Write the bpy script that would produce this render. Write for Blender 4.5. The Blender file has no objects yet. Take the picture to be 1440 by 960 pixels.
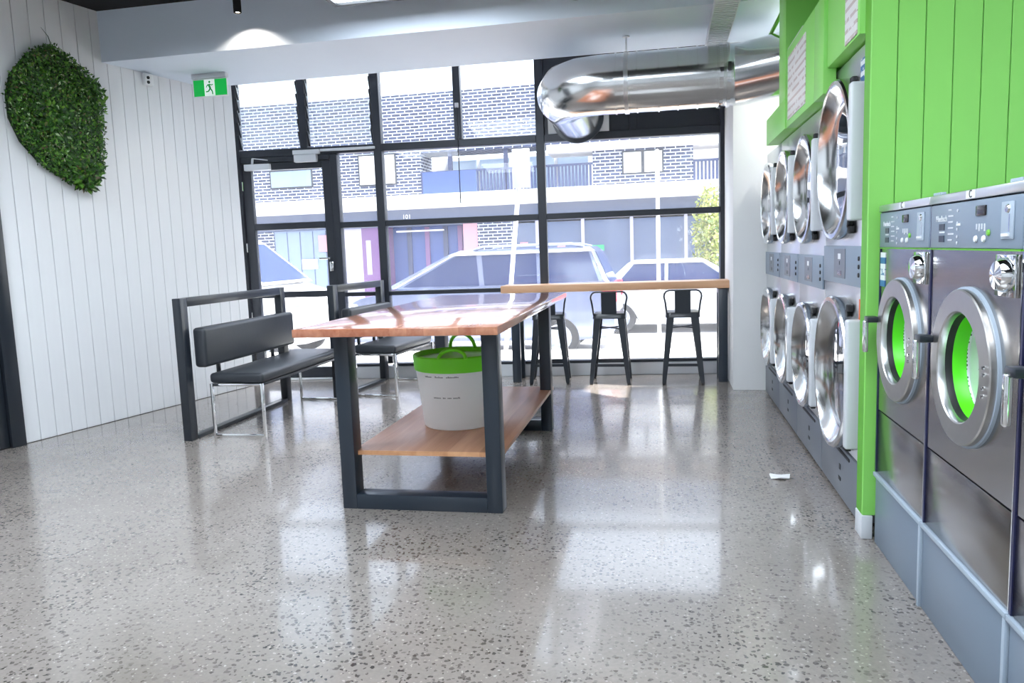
import bpy, bmesh, math, random
from mathutils import Vector, Matrix, Euler
random.seed(7)
SC = bpy.context.scene
COL = SC.collection
PI = math.pi

# ------------------------------------------------------------------ camera, world, sun, exposure
def make_camera():
    f, p, y, r = 1068.5, .12, .199, .036
    cy, sy, cp, sp, cr, sr = math.cos(y), math.sin(y), math.cos(p), math.sin(p), math.cos(r), math.sin(r)
    fwd = Vector((-sy*cp, cy*cp, -sp)); r0 = Vector((cy, sy, 0)); up0 = r0.cross(fwd)
    xa = cr*r0 - sr*up0; ya = sr*r0 + cr*up0
    cam = bpy.data.cameras.new('camera'); cam.sensor_width = 36; cam.lens = f/1440*36
    cam.clip_start = .05; cam.clip_end = 300
    o = bpy.data.objects.new('camera', cam); COL.objects.link(o)
    m = Matrix((xa, ya, -fwd)).transposed().to_4x4(); m.translation = (0, 0, 1.42)
    o.matrix_world = m
    SC.camera = o
make_camera()

W = bpy.data.worlds.new('sky'); SC.world = W; W.use_nodes = True
nt = W.node_tree; nt.nodes.clear()
_o = nt.nodes.new('ShaderNodeOutputWorld'); _b = nt.nodes.new('ShaderNodeBackground'); _s = nt.nodes.new('ShaderNodeTexSky')
_s.sky_type = 'NISHITA'; _s.sun_disc = False; _s.sun_elevation = math.radians(58); _s.sun_rotation = math.radians(70)
_s.air_density = 1.0; _s.dust_density = 4.0; _s.ozone_density = 1.0
_b.inputs[1].default_value = .72
_bw = nt.nodes.new('ShaderNodeRGBToBW'); _mx = nt.nodes.new('ShaderNodeMix'); _mx.data_type = 'RGBA'; _mx.inputs['Factor'].default_value = .62   # hazy, washed-out sky
nt.links.new(_s.outputs[0], _bw.inputs[0]); nt.links.new(_s.outputs[0], _mx.inputs['A']); nt.links.new(_bw.outputs[0], _mx.inputs['B'])
nt.links.new(_mx.outputs['Result'], _b.inputs[0]); nt.links.new(_b.outputs[0], _o.inputs[0])

sun = bpy.data.lights.new('sun', 'SUN'); sun.energy = 8.5; sun.angle = math.radians(1.0); sun.color = (1, .96, .9)
so = bpy.data.objects.new('sun', sun); COL.objects.link(so)
so.rotation_euler = Vector((-.50, .12, -.85)).to_track_quat('-Z', 'Y').to_euler()

SC.view_settings.view_transform = 'Standard'; SC.view_settings.look = 'None'
SC.view_settings.gamma = 1; SC.view_settings.use_curve_mapping = False
SC.view_settings.exposure = 0.76

PANEL_EMIT = 8.0      # ceiling light panels

# ------------------------------------------------------------------ helpers
def S(r, g, b):
    f = lambda c: (c/255/12.92) if c/255 <= .04045 else ((c/255+.055)/1.055)**2.4
    return (f(r), f(g), f(b), 1)

def tag(o, label, cat, group=None):
    o['label'] = label; o['category'] = cat
    if group: o['group'] = group
    return o
def struct(o):
    o['kind'] = 'structure'; return o
def stuff(o):
    o['kind'] = 'stuff'; return o
def empty(name, loc=(0, 0, 0), rz=0, parent=None):
    o = bpy.data.objects.new(name, None); COL.objects.link(o)
    o.location = loc; o.rotation_euler = (0, 0, rz); o.empty_display_size = .1
    if parent: o.parent = parent
    return o
def thing(name, label, cat, loc=(0, 0, 0), rz=0, group=None):
    return tag(empty(name, loc, rz), label, cat, group)
def copy_tree(o, parent=None):
    c = o.copy(); COL.objects.link(c); c.parent = parent
    for ch in list(o.children): copy_tree(ch, c)
    return c

class B:
    def __init__(s): s.bm = bmesh.new()
    def box(s, x0, x1, y0, y1, z0, z1):
        v = [s.bm.verts.new(p) for p in ((x0,y0,z0),(x1,y0,z0),(x1,y1,z0),(x0,y1,z0),(x0,y0,z1),(x1,y0,z1),(x1,y1,z1),(x0,y1,z1))]
        for f in ((3,2,1,0),(4,5,6,7),(0,1,5,4),(1,2,6,5),(2,3,7,6),(3,0,4,7)): s.bm.faces.new([v[i] for i in f])
        return s
    def bevel(s, w, seg=2):
        bmesh.ops.bevel(s.bm, geom=list(s.bm.edges), offset=w, segments=seg, affect='EDGES', profile=.5, clamp_overlap=True)
        return s
    def bbox(s, x0, x1, y0, y1, z0, z1, w=.006, seg=2):
        t = B().box(x0, x1, y0, y1, z0, z1).bevel(w, seg); s.add(t); return s
    def add(s, t, M=None):
        me = bpy.data.meshes.new('t'); t.bm.to_mesh(me); t.bm.free()
        if M is not None: me.transform(M)
        s.bm.from_mesh(me); bpy.data.meshes.remove(me); return s
    def xf(s, M):
        bmesh.ops.transform(s.bm, matrix=M, verts=list(s.bm.verts)); return s
    def face(s, pts): s.bm.faces.new([s.bm.verts.new(p) for p in pts]); return s
    def prism(s, pts, vec):
        vec = Vector(vec); a = [s.bm.verts.new(p) for p in pts]; b = [s.bm.verts.new(Vector(p)+vec) for p in pts]
        n = len(pts); s.bm.faces.new(a); s.bm.faces.new(b[::-1])
        for i in range(n): s.bm.faces.new([a[(i+1) % n], a[i], b[i], b[(i+1) % n]])
        return s
    def loft(s, rings, cap=True, closed=True):
        R = [[s.bm.verts.new(p) for p in r] for r in rings]; n = len(R[0])
        for a, b in zip(R, R[1:]):
            for i in range(n if closed else n-1): s.bm.faces.new([a[i], a[(i+1) % n], b[(i+1) % n], b[i]])
        if cap: s.bm.faces.new(R[0][::-1]); s.bm.faces.new(R[-1])
        return s
    def tube(s, pts, r, n=10, r2=None):
        pts = [Vector(p) for p in pts]; rings = []; prev = None
        for i, p in enumerate(pts):
            if i == 0: d = pts[1]-p
            elif i == len(pts)-1: d = p-pts[-2]
            else: d = (p-pts[i-1]).normalized()+(pts[i+1]-p).normalized()
            d.normalize()
            if prev is None:
                u = d.orthogonal().normalized()
            else:
                u = (prev-d*prev.dot(d)).normalized()
            prev = u; w = d.cross(u)
            rr = r if r2 is None else r+(r2-r)*i/(len(pts)-1)
            rings.append([p+u*math.cos(2*PI*k/n)*rr+w*math.sin(2*PI*k/n)*rr for k in range(n)])
        return s.loft(rings)
    def bar(s, a, b, w, h, up=(0, 0, 1)):
        a, b = Vector(a), Vector(b); d = (b-a).normalized(); up = Vector(up)
        x = d.cross(up).normalized(); z = x.cross(d)
        R = [[p+x*sx*w/2+z*sz*h/2 for sx, sz in ((-1,-1),(1,-1),(1,1),(-1,1))] for p in (a, b)]
        return s.loft(R)
    def lathe(s, prof, n=48, M=None, cap0=False, cap1=False):
        M = M or Matrix.Identity(4)
        R = [[M @ Vector((r*math.cos(2*PI*k/n), r*math.sin(2*PI*k/n), h)) for k in range(n)] for r, h in prof]
        R = [[s.bm.verts.new(p) for p in r] for r in R]
        for a, b in zip(R, R[1:]):
            for i in range(n): s.bm.faces.new([a[i], a[(i+1) % n], b[(i+1) % n], b[i]])
        if cap0: s.bm.faces.new(R[0][::-1])
        if cap1: s.bm.faces.new(R[-1])
        return s
    def plate_hole(s, y0, y1, z0, z1, cy, cz, r, x, n=48):
        """flat plate in plane X=x with a round hole"""
        ang = sorted(set([2*PI*k/n for k in range(n)] + [math.atan2(c-cz, b-cy) % (2*PI) for b in (y0, y1) for c in (z0, z1)]))
        a, o = [], []
        for t in ang:
            c, q = math.cos(t), math.sin(t)
            ts = [((y1-cy)/c if c > 1e-9 else (y0-cy)/c if c < -1e-9 else 1e9), ((z1-cz)/q if q > 1e-9 else (z0-cz)/q if q < -1e-9 else 1e9)]
            k = min(ts)
            a.append(s.bm.verts.new((x, cy+r*c, cz+r*q))); o.append(s.bm.verts.new((x, cy+k*c, cz+k*q)))
        for i in range(len(ang)):
            j = (i+1) % len(ang); s.bm.faces.new([a[i], a[j], o[j], o[i]])
        return s
    def build(s, name, mat, parent=None, smooth=35, loc=None):
        bmesh.ops.recalc_face_normals(s.bm, faces=list(s.bm.faces))
        me = bpy.data.meshes.new(name); s.bm.to_mesh(me); s.bm.free()
        me.materials.append(mat)
        if smooth and len(me.polygons):
            me.polygons.foreach_set('use_smooth', [True]*len(me.polygons)); me.set_sharp_from_angle(angle=math.radians(smooth))
        o = bpy.data.objects.new(name, me); COL.objects.link(o)
        if parent: o.parent = parent
        if loc: o.location = loc
        return o
def inst(src, parent, loc=None, rot=None, scale=None):
    o = src.copy(); COL.objects.link(o); o.parent = parent
    if loc is not None: o.location = loc
    if rot is not None: o.rotation_euler = rot
    if scale is not None: o.scale = scale
    return o
def text(body, size, M, mat, parent, name='lettering', ext=.0006, align='CENTER'):
    c = bpy.data.curves.new('t', 'FONT'); c.body = body; c.size = size; c.align_x = align; c.align_y = 'CENTER'; c.extrude = ext; c.resolution_u = 3
    t = bpy.data.objects.new('t', c); COL.objects.link(t)
    me = bpy.data.meshes.new_from_object(t.evaluated_get(bpy.context.evaluated_depsgraph_get()))
    bpy.data.objects.remove(t); me.materials.clear(); me.materials.append(mat); me.transform(M)
    o = bpy.data.objects.new(name, me); COL.objects.link(o); o.parent = parent
    return o
RX = Matrix.Rotation(-PI/2, 4, 'Y')       # local +Z -> -X (towards the aisle)
def FACE_NEGX(x, y, z):                    # text plane facing -X: text right = -Y
    return Matrix(((0, 0, -1, x), (-1, 0, 0, y), (0, 1, 0, z), (0, 0, 0, 1)))
def FACE_NEGY(x, y, z):
    return Matrix(((1, 0, 0, x), (0, 0, -1, y), (0, 1, 0, z), (0, 0, 0, 1)))

# ------------------------------------------------------------------ materials
MATS = {}
def nodes(name):
    m = bpy.data.materials.new(name); m.use_nodes = True; t = m.node_tree
    return m, t, t.nodes['Principled BSDF']
def N(t, kind, **kw):
    n = t.nodes.new(kind)
    for k, v in kw.items(): setattr(n, k, v)
    return n
def mat(name, col, rough=.5, metal=0., var=.06, scale=6., bump=0., spec=.5, stretch=None, rvar=.0, coat=0.):
    m, t, p = nodes(name)
    p.inputs['Roughness'].default_value = rough; p.inputs['Metallic'].default_value = metal
    p.inputs['Specular IOR Level'].default_value = spec; p.inputs['Coat Weight'].default_value = coat
    tc = N(t, 'ShaderNodeTexCoord'); no = N(t, 'ShaderNodeTexNoise'); no.inputs['Scale'].default_value = scale; no.inputs['Detail'].default_value = 4
    if stretch:
        mp = N(t, 'ShaderNodeMapping'); mp.inputs['Scale'].default_value = stretch
        t.links.new(tc.outputs['Object'], mp.inputs[0]); t.links.new(mp.outputs[0], no.inputs['Vector'])
    else: t.links.new(tc.outputs['Object'], no.inputs['Vector'])
    mr = N(t, 'ShaderNodeMapRange'); mr.inputs['To Min'].default_value = 1-var; mr.inputs['To Max'].default_value = 1+var
    t.links.new(no.outputs[0], mr.inputs[0])
    mx = N(t, 'ShaderNodeVectorMath', operation='SCALE'); mx.inputs[0].default_value = col[:3]
    t.links.new(mr.outputs[0], mx.inputs['Scale']); t.links.new(mx.outputs[0], p.inputs['Base Color'])
    if rvar:
        m2 = N(t, 'ShaderNodeMapRange'); m2.inputs['To Min'].default_value = max(0, rough-rvar); m2.inputs['To Max'].default_value = rough+rvar
        t.links.new(no.outputs[0], m2.inputs[0]); t.links.new(m2.outputs[0], p.inputs['Roughness'])
    if bump:
        b = N(t, 'ShaderNodeBump'); b.inputs['Strength'].default_value = bump; b.inputs['Distance'].default_value = .01
        t.links.new(no.outputs[0], b.inputs['Height']); t.links.new(b.outputs[0], p.inputs['Normal'])
    MATS[name] = m; return m
def emit(name, col, strength):
    m, t, p = nodes(name); p.inputs['Base Color'].default_value = col
    p.inputs['Emission Color'].default_value = col; p.inputs['Emission Strength'].default_value = strength
    tc = N(t, 'ShaderNodeTexCoord'); no = N(t, 'ShaderNodeTexNoise'); no.inputs['Scale'].default_value = 2
    mr = N(t, 'ShaderNodeMapRange'); mr.inputs['To Min'].default_value = strength*.97; mr.inputs['To Max'].default_value = strength*1.03
    t.links.new(tc.outputs['Object'], no.inputs['Vector']); t.links.new(no.outputs[0], mr.inputs[0]); t.links.new(mr.outputs[0], p.inputs['Emission Strength'])
    MATS[name] = m; return m
def glass(name, tint=(.97, .99, 1, 1), refl=.05, edge=.45, rough=0., glare_veil=0.):
    m, t, p = nodes(name); t.nodes.remove(p); out = t.nodes['Material Output']
    tr = N(t, 'ShaderNodeBsdfTransparent'); tr.inputs[0].default_value = tint
    gl = N(t, 'ShaderNodeBsdfGlossy'); gl.inputs['Roughness'].default_value = rough
    lw = N(t, 'ShaderNodeLayerWeight'); lw.inputs[0].default_value = .25
    mr = N(t, 'ShaderNodeMapRange'); mr.inputs['To Min'].default_value = refl; mr.inputs['To Max'].default_value = edge
    mx = N(t, 'ShaderNodeMixShader')
    t.links.new(lw.outputs['Fresnel'], mr.inputs[0]); t.links.new(mr.outputs[0], mx.inputs[0])
    t.links.new(tr.outputs[0], mx.inputs[1]); t.links.new(gl.outputs[0], mx.inputs[2])
    last = mx
    if glare_veil:  # white translucent share stands in for veiling lens glare over the view
        d = N(t, 'ShaderNodeBsdfTranslucent'); d.inputs[0].default_value = (1, 1, 1, 1)
        m2 = N(t, 'ShaderNodeMixShader'); m2.inputs[0].default_value = glare_veil
        t.links.new(mx.outputs[0], m2.inputs[1]); t.links.new(d.outputs[0], m2.inputs[2]); last = m2
    t.links.new(last.outputs[0], out.inputs[0]); MATS[name] = m; return m

def floor_mat():
    m, t, p = nodes('polished_concrete')
    L = t.links.new
    geo = N(t, 'ShaderNodeNewGeometry')
    def noise(sc, det=4, rough=.55):
        n = N(t, 'ShaderNodeTexNoise'); n.inputs['Scale'].default_value = sc; n.inputs['Detail'].default_value = det; n.inputs['Roughness'].default_value = rough
        L(geo.outputs['Position'], n.inputs['Vector']); return n
    big = noise(.7); fine = noise(60, 3); warp = noise(42, 2)
    wv = N(t, 'ShaderNodeVectorMath', operation='MULTIPLY_ADD'); wv.inputs[1].default_value = (.024, .024, 0); 
    L(warp.outputs['Color'], wv.inputs[0]); L(geo.outputs['Position'], wv.inputs[2])
    flat = N(t, 'ShaderNodeVectorMath', operation='MULTIPLY'); flat.inputs[1].default_value = (1, 1, 0); L(wv.outputs[0], flat.inputs[0])
    cr = N(t, 'ShaderNodeValToRGB'); cr.color_ramp.elements[0].position = .3; cr.color_ramp.elements[1].position = .72
    cr.color_ramp.elements[0].color = S(132, 124, 117); cr.color_ramp.elements[1].color = S(160, 153, 148); L(big.outputs[0], cr.inputs[0])
    f2 = N(t, 'ShaderNodeMapRange'); f2.inputs['From Min'].default_value = .3; f2.inputs['From Max'].default_value = .7; f2.inputs['To Min'].default_value = .92; f2.inputs['To Max'].default_value = 1.07; L(fine.outputs[0], f2.inputs[0])
    base = N(t, 'ShaderNodeVectorMath', operation='SCALE'); L(cr.outputs[0], base.inputs[0]); L(f2.outputs[0], base.inputs['Scale'])
    prev = base.outputs[0]
    def chips(sc, gate, size, c0, c1, prev, densnoise=None):
        v = N(t, 'ShaderNodeTexVoronoi', voronoi_dimensions='2D'); v.inputs['Scale'].default_value = sc; v.inputs['Randomness'].default_value = 1
        L(flat.outputs[0], v.inputs['Vector'])
        sep = N(t, 'ShaderNodeSeparateColor'); L(v.outputs['Color'], sep.inputs[0])
        g = N(t, 'ShaderNodeMath', operation='LESS_THAN'); L(sep.outputs[0], g.inputs[0]); g.inputs[1].default_value = gate
        sz = N(t, 'ShaderNodeMath', operation='MULTIPLY_ADD'); L(sep.outputs[1], sz.inputs[0]); sz.inputs[1].default_value = size*.75; sz.inputs[2].default_value = size*.35
        d = N(t, 'ShaderNodeMath', operation='LESS_THAN'); L(v.outputs['Distance'], d.inputs[0]); L(sz.outputs[0], d.inputs[1])
        a = N(t, 'ShaderNodeMath', operation='MULTIPLY'); L(g.outputs[0], a.inputs[0]); L(d.outputs[0], a.inputs[1])
        if densnoise is not None:
            a2 = N(t, 'ShaderNodeMath', operation='MULTIPLY'); L(a.outputs[0], a2.inputs[0]); L(densnoise, a2.inputs[1]); a = a2
        col = N(t, 'ShaderNodeMix', data_type='RGBA'); col.inputs['A'].default_value = c0; col.inputs['B'].default_value = c1; L(sep.outputs[2], col.inputs['Factor'])
        mx = N(t, 'ShaderNodeMix', data_type='RGBA'); L(a.outputs[0], mx.inputs['Factor']); L(prev, mx.inputs['A']); L(col.outputs['Result'], mx.inputs['B'])
        return mx.outputs['Result']
    dn = noise(1.1, 2); dr = N(t, 'ShaderNodeMapRange'); dr.inputs['From Min'].default_value = .36; dr.inputs['From Max'].default_value = .62; dr.inputs['To Min'].default_value = .12; L(dn.outputs[0], dr.inputs[0])
    prev = chips(62, .30, .36, S(116, 108, 99), S(176, 169, 161), prev)
    prev = chips(80, .08, .38, S(182, 177, 170), S(170, 162, 152), prev)
    prev = chips(40, .38, .36, S(30, 29, 30), S(96, 90, 84), prev, dr.outputs[0])
    prev = chips(62, .26, .40, S(38, 36, 36), S(92, 86, 82), prev, dr.outputs[0])
    L(prev, p.inputs['Base Color'])
    rr = N(t, 'ShaderNodeMapRange'); rr.inputs['To Min'].default_value = .16; rr.inputs['To Max'].default_value = .30; L(big.outputs[0], rr.inputs[0]); L(rr.outputs[0], p.inputs['Roughness'])
    p.inputs['Specular IOR Level'].default_value = .6; p.inputs['Coat Weight'].default_value = .5; p.inputs['Coat Roughness'].default_value = .07; p.inputs['Coat IOR'].default_value = 1.6
    MATS['floor'] = m; return m

def brick_mat(name, c1, c2, mortar, bw=.24, rh=.08, ms=.012):
    m, t, p = nodes(name); L = t.links.new
    geo = N(t, 'ShaderNodeNewGeometry'); sp = N(t, 'ShaderNodeSeparateXYZ'); L(geo.outputs['Position'], sp.inputs[0])
    ad = N(t, 'ShaderNodeMath', operation='ADD'); L(sp.outputs[0], ad.inputs[0]); L(sp.outputs[1], ad.inputs[1])
    cb = N(t, 'ShaderNodeCombineXYZ'); L(ad.outputs[0], cb.inputs[0]); L(sp.outputs[2], cb.inputs[1])
    b = N(t, 'ShaderNodeTexBrick'); b.inputs['Scale'].default_value = 1; b.inputs['Brick Width'].default_value = bw; b.inputs['Row Height'].default_value = rh; b.inputs['Mortar Size'].default_value = ms
    b.inputs['Color1'].default_value = c1; b.inputs['Color2'].default_value = c2; b.inputs['Mortar'].default_value = mortar
    L(cb.outputs[0], b.inputs['Vector']); L(b.outputs['Color'], p.inputs['Base Color']); p.inputs['Roughness'].default_value = .8
    MATS[name] = m; return m

def wood_mat(name, c0, c1, rough, stave=.09, along='Y'):
    m, t, p = nodes(name); L = t.links.new
    tc = N(t, 'ShaderNodeTexCoord'); mp = N(t, 'ShaderNodeMapping')
    mp.inputs['Scale'].default_value = (14, 1.2, 14) if along == 'Y' else (1.2, 14, 14)
    L(tc.outputs['Object'], mp.inputs[0])
    n = N(t, 'ShaderNodeTexNoise'); n.inputs['Scale'].default_value = 1.6; n.inputs['Detail'].default_value = 6; n.inputs['Distortion'].default_value = .6; L(mp.outputs[0], n.inputs['Vector'])
    sp = N(t, 'ShaderNodeSeparateXYZ'); L(tc.outputs['Object'], sp.inputs[0])
    q = N(t, 'ShaderNodeMath', operation='DIVIDE'); L(sp.outputs[0 if along == 'Y' else 1], q.inputs[0]); q.inputs[1].default_value = stave
    fl = N(t, 'ShaderNodeMath', operation='FLOOR'); L(q.outputs[0], fl.inputs[0])
    wn = N(t, 'ShaderNodeTexWhiteNoise', noise_dimensions='1D'); L(fl.outputs[0], wn.inputs['W'])
    ad = N(t, 'ShaderNodeMath', operation='MULTIPLY_ADD'); L(wn.outputs['Value'], ad.inputs[0]); ad.inputs[1].default_value = .35; 
    ml = N(t, 'ShaderNodeMath', operation='MULTIPLY'); L(n.outputs[0], ml.inputs[0]); ml.inputs[1].default_value = .8; L(ml.outputs[0], ad.inputs[2])
    cr = N(t, 'ShaderNodeValToRGB'); cr.color_ramp.elements[0].position = .25; cr.color_ramp.elements[1].position = .85
    cr.color_ramp.elements[0].color = c0; cr.color_ramp.elements[1].color = c1; L(ad.outputs[0], cr.inputs[0]); L(cr.outputs[0], p.inputs['Base Color'])
    p.inputs['Roughness'].default_value = rough; p.inputs['Specular IOR Level'].default_value = .5
    MATS[name] = m; return m

def leaf_mat(name, stops, trans=.25, rough=.5):
    m, t, p = nodes(name); L = t.links.new
    g = N(t, 'ShaderNodeNewGeometry'); cr = N(t, 'ShaderNodeValToRGB')
    el = cr.color_ramp.elements
    while len(el) < len(stops): el.new(.5)
    for e, (pos, c) in zip(el, stops): e.position = pos; e.color = c
    L(g.outputs['Random Per Island'], cr.inputs[0]); L(cr.outputs[0], p.inputs['Base Color']); p.inputs['Roughness'].default_value = rough
    MATS[name] = m; return m

def print_mat(name, paper, ink, period, duty, axis=2, head=None):
    """flat print: rows of ink on paper"""
    m, t, p = nodes(name); L = t.links.new
    tc = N(t, 'ShaderNodeTexCoord'); sp = N(t, 'ShaderNodeSeparateXYZ'); L(tc.outputs['Object'], sp.inputs[0])
    d = N(t, 'ShaderNodeMath', operation='DIVIDE'); L(sp.outputs[axis], d.inputs[0]); d.inputs[1].default_value = period
    fr = N(t, 'ShaderNodeMath', operation='FRACT'); L(d.outputs[0], fr.inputs[0])
    lt = N(t, 'ShaderNodeMath', operation='LESS_THAN'); L(fr.outputs[0], lt.inputs[0]); lt.inputs[1].default_value = duty
    mp = N(t, 'ShaderNodeMapping'); mp.inputs['Scale'].default_value = (18, 18, 1/period); L(tc.outputs['Object'], mp.inputs[0])
    n = N(t, 'ShaderNodeTexNoise'); n.inputs['Scale'].default_value = 1; L(mp.outputs[0], n.inputs['Vector'])
    gt = N(t, 'ShaderNodeMath', operation='GREATER_THAN'); L(n.outputs[0], gt.inputs[0]); gt.inputs[1].default_value = .43
    a = N(t, 'ShaderNodeMath', operation='MULTIPLY'); L(lt.outputs[0], a.inputs[0]); L(gt.outputs[0], a.inputs[1])
    mx = N(t, 'ShaderNodeMix', data_type='RGBA'); mx.inputs['A'].default_value = paper; mx.inputs['B'].default_value = ink; L(a.outputs[0], mx.inputs['Factor'])
    L(mx.outputs['Result'], p.inputs['Base Color']); p.inputs['Roughness'].default_value = .35
    MATS[name] = m; return m

M_floor = floor_mat()
M_board = mat('whitewashed_board', S(226, 228, 231), .55, var=.03, scale=3, stretch=(8, 8, .6))
M_groove = mat('board_backing', S(120, 124, 132), .8)
M_white = mat('white_paint', S(236, 238, 240), .6, var=.015)
M_soffit = mat('soffit_cool_cast', S(218, 229, 243), .6, var=.012)  # white soffit, with the bluish cast of the light mixed into its colour
M_black = mat('black_ceiling', S(20, 20, 24), .8)
M_alu = mat('dark_aluminium', S(52, 56, 64), .38, metal=.3, var=.04)
M_frame = mat('black_powder_coat', S(36, 42, 50), .28, var=.05, spec=.6)
M_frame2 = mat('table_frame_coat', S(38, 48, 60), .3, var=.05, spec=.6)
M_green = mat('green_paint', S(144, 222, 106), .42, var=.02, scale=2)
M_greend = mat('deep_green_paint', S(96, 176, 40), .5, var=.03)
M_leather = mat('charcoal_leather', S(47, 51, 57), .38, var=.08, scale=30, bump=.05)
M_chrome = mat('chrome', (.86, .87, .88, 1), .07, metal=1, var=.02)
M_steel = mat('brushed_steel', (.40, .385, .375, 1), .2, metal=1, var=.07, scale=5, stretch=(1, 1, 60), rvar=.05)
M_steel_l = mat('light_steel', (.72, .73, .75, 1), .28, metal=1, var=.05, scale=5, stretch=(1, 60, 1))
M_duct = mat('galvanised_steel', (.78, .79, .80, 1), .17, metal=1, var=.05, scale=9)
def perf_mat():
    m, t, p = nodes('perforated_steel'); L = t.links.new
    tc = N(t, 'ShaderNodeTexCoord'); v = N(t, 'ShaderNodeTexVoronoi'); v.inputs['Scale'].default_value = 75; v.inputs['Randomness'].default_value = .1
    L(tc.outputs['Object'], v.inputs['Vector']); lt = N(t, 'ShaderNodeMath', operation='LESS_THAN'); L(v.outputs['Distance'], lt.inputs[0]); lt.inputs[1].default_value = .36
    mx = N(t, 'ShaderNodeMix', data_type='RGBA'); mx.inputs['A'].default_value = (.72, .76, .78, 1); mx.inputs['B'].default_value = (.05, .06, .06, 1); L(lt.outputs[0], mx.inputs['Factor']); L(mx.outputs['Result'], p.inputs['Base Color'])
    p.inputs['Metallic'].default_value = .35; p.inputs['Roughness'].default_value = .35; return m
M_perf = perf_mat()
M_ring = mat('satin_steel', (.50, .49, .48, 1), .34, metal=1, var=.05, scale=40)
M_tank = mat('drum_steel', (.55, .56, .58, 1), .25, metal=1, var=.08, scale=60)
M_panel = mat('control_panel_blue_grey', S(128, 143, 160), .35, var=.03)
M_plinth = mat('plinth_blue_grey', S(120, 134, 150), .4, var=.04, scale=3)
M_plinthtrim = mat('plinth_edge', S(168, 182, 197), .35)
M_dgrey = mat('lint_drawer_grey', S(120, 126, 135), .38, metal=.35, var=.04)
M_lgrey = mat('light_grey_enamel', S(214, 218, 224), .3, var=.02)
M_navy = mat('navy_gap_strip', S(30, 34, 74), .3)
M_rubber = mat('black_rubber', S(22, 23, 26), .5)
M_dglass = mat('dark_door_glass', S(46, 52, 60), .03, var=.05, spec=1.0, coat=1.0)
M_limer = mat('lime_ring', S(86, 226, 20), .35, var=.03)
M_lid = mat('lime_plastic', S(122, 236, 40), .38, var=.03)
M_tub = mat('white_plastic', S(246, 249, 251), .4, var=.01)
M_ink = mat('grey_ink', S(110, 116, 122), .6)
M_blackink = mat('black_ink', S(18, 18, 20), .5)
M_wtext = mat('white_print', S(240, 243, 246), .5)
M_display = mat('display_black', S(24, 20, 22), .15)
M_greenled = mat('green_button', S(120, 200, 60), .4)
M_table = wood_mat('table_timber', S(166, 96, 70), S(214, 150, 116), .16); M_table.node_tree.nodes['Principled BSDF'].inputs['Coat Weight'].default_value = 1.0; M_table.node_tree.nodes['Principled BSDF'].inputs['Coat Roughness'].default_value = .08
M_shelf = wood_mat('shelf_timber', S(160, 112, 88), S(196, 148, 120), .3)
M_edge = wood_mat('shelf_edge', S(196, 140, 98), S(224, 172, 128), .4)
M_bar = wood_mat('bar_timber', S(214, 164, 126), S(238, 196, 160), .35, along='X')
M_pane = glass('window_glass', refl=.01, edge=.25, glare_veil=.035)
M_louv = glass('louvre_glass', tint=(.93, .97, .98, 1), refl=.08, edge=.6, glare_veil=.06)
M_wglass = glass('washer_glass', tint=(.92, .96, .97, 1), refl=.06, edge=.6)
M_exit = mat('exit_green', S(0, 168, 74), .35, var=.02)
M_exitw = emit('exit_white', S(240, 255, 246), .25)
M_exitg = emit('exit_face', S(6, 176, 70), .28)
M_leaf = leaf_mat('hedge_leaves', [(0, S(18, 46, 12)), (.4, S(34, 80, 16)), (.68, S(62, 118, 24)), (.88, S(100, 150, 40)), (.93, S(84, 62, 40)), (1, S(170, 200, 150))])
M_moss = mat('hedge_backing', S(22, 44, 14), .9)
M_lampe = emit('panel_diffuser', (.83, .915, 1, 1), PANEL_EMIT)
M_lampm = mat('lamp_frame', S(60, 62, 64), .4, metal=.4)
M_bulb = emit('spot_bulb', (1, .9, .76, 1), 12)
M_globe = glass('globe_glass', tint=(.95, .97, 1, 1), refl=.1, edge=.8)
M_conc = mat('footpath_concrete', S(206, 204, 200), .8, var=.05)
M_road = mat('asphalt', S(150, 150, 152), .85, var=.08, scale=20)
M_brick = brick_mat('blue_brick', S(40, 48, 76), S(60, 70, 100), S(190, 198, 212))
M_bwhite = mat('render_white', S(226, 224, 224), .7)
M_bdark = mat('fascia_slate', S(88, 98, 124), .6)
M_bblue = mat('blue_cladding', S(52, 78, 140), .6)
M_bpurp = mat('mauve_panel', S(112, 78, 128), .6)
M_bpale = mat('pale_lilac_panel', S(176, 172, 194), .6)
M_bpink = mat('pink_pier', S(196, 140, 150), .6)
M_bgrey = mat('grey_roller_door', S(128, 146, 176), .5)
M_blind = mat('white_blind', S(238, 240, 242), .6)
M_bglass = mat('shopfront_glass', S(92, 106, 136), .08, spec=.9)
M_balglass = mat('balcony_door_glass', S(140, 164, 192), .12, spec=.8)
M_slat = mat('slate_blue_slat', S(44, 58, 98), .5)
M_suv = mat('navy_car_paint', S(124, 134, 168), .12, metal=.35, coat=1, var=.02)
M_silver = mat('silver_car_paint', S(196, 202, 212), .2, metal=.4, coat=1, var=.02)
M_van = mat('white_car_paint', S(240, 241, 243), .25, coat=1, var=.01)
M_carglass = mat('car_glass', S(30, 46, 88), .08, spec=.35)
M_tyre = mat('tyre_rubber', S(36, 38, 44), .7)
M_red = mat('tail_lamp_red', S(214, 44, 62), .25)
M_lamp = mat('headlamp_clear', S(200, 206, 216), .1, metal=.5)
M_pole = mat('sign_pole_white', S(232, 232, 232), .45)
M_signg = mat('green_sign', S(34, 170, 110), .5)
M_redpr = mat('red_print', S(226, 96, 60), .5)
M_bluepr = print_mat('blue_sticker_print', S(236, 240, 244), S(50, 110, 170), .05, .55)
M_poster = print_mat('poster_print', S(240, 238, 238), S(206, 190, 188), .05, .35)
M_bark = mat('bark', S(96, 82, 66), .9)
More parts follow.
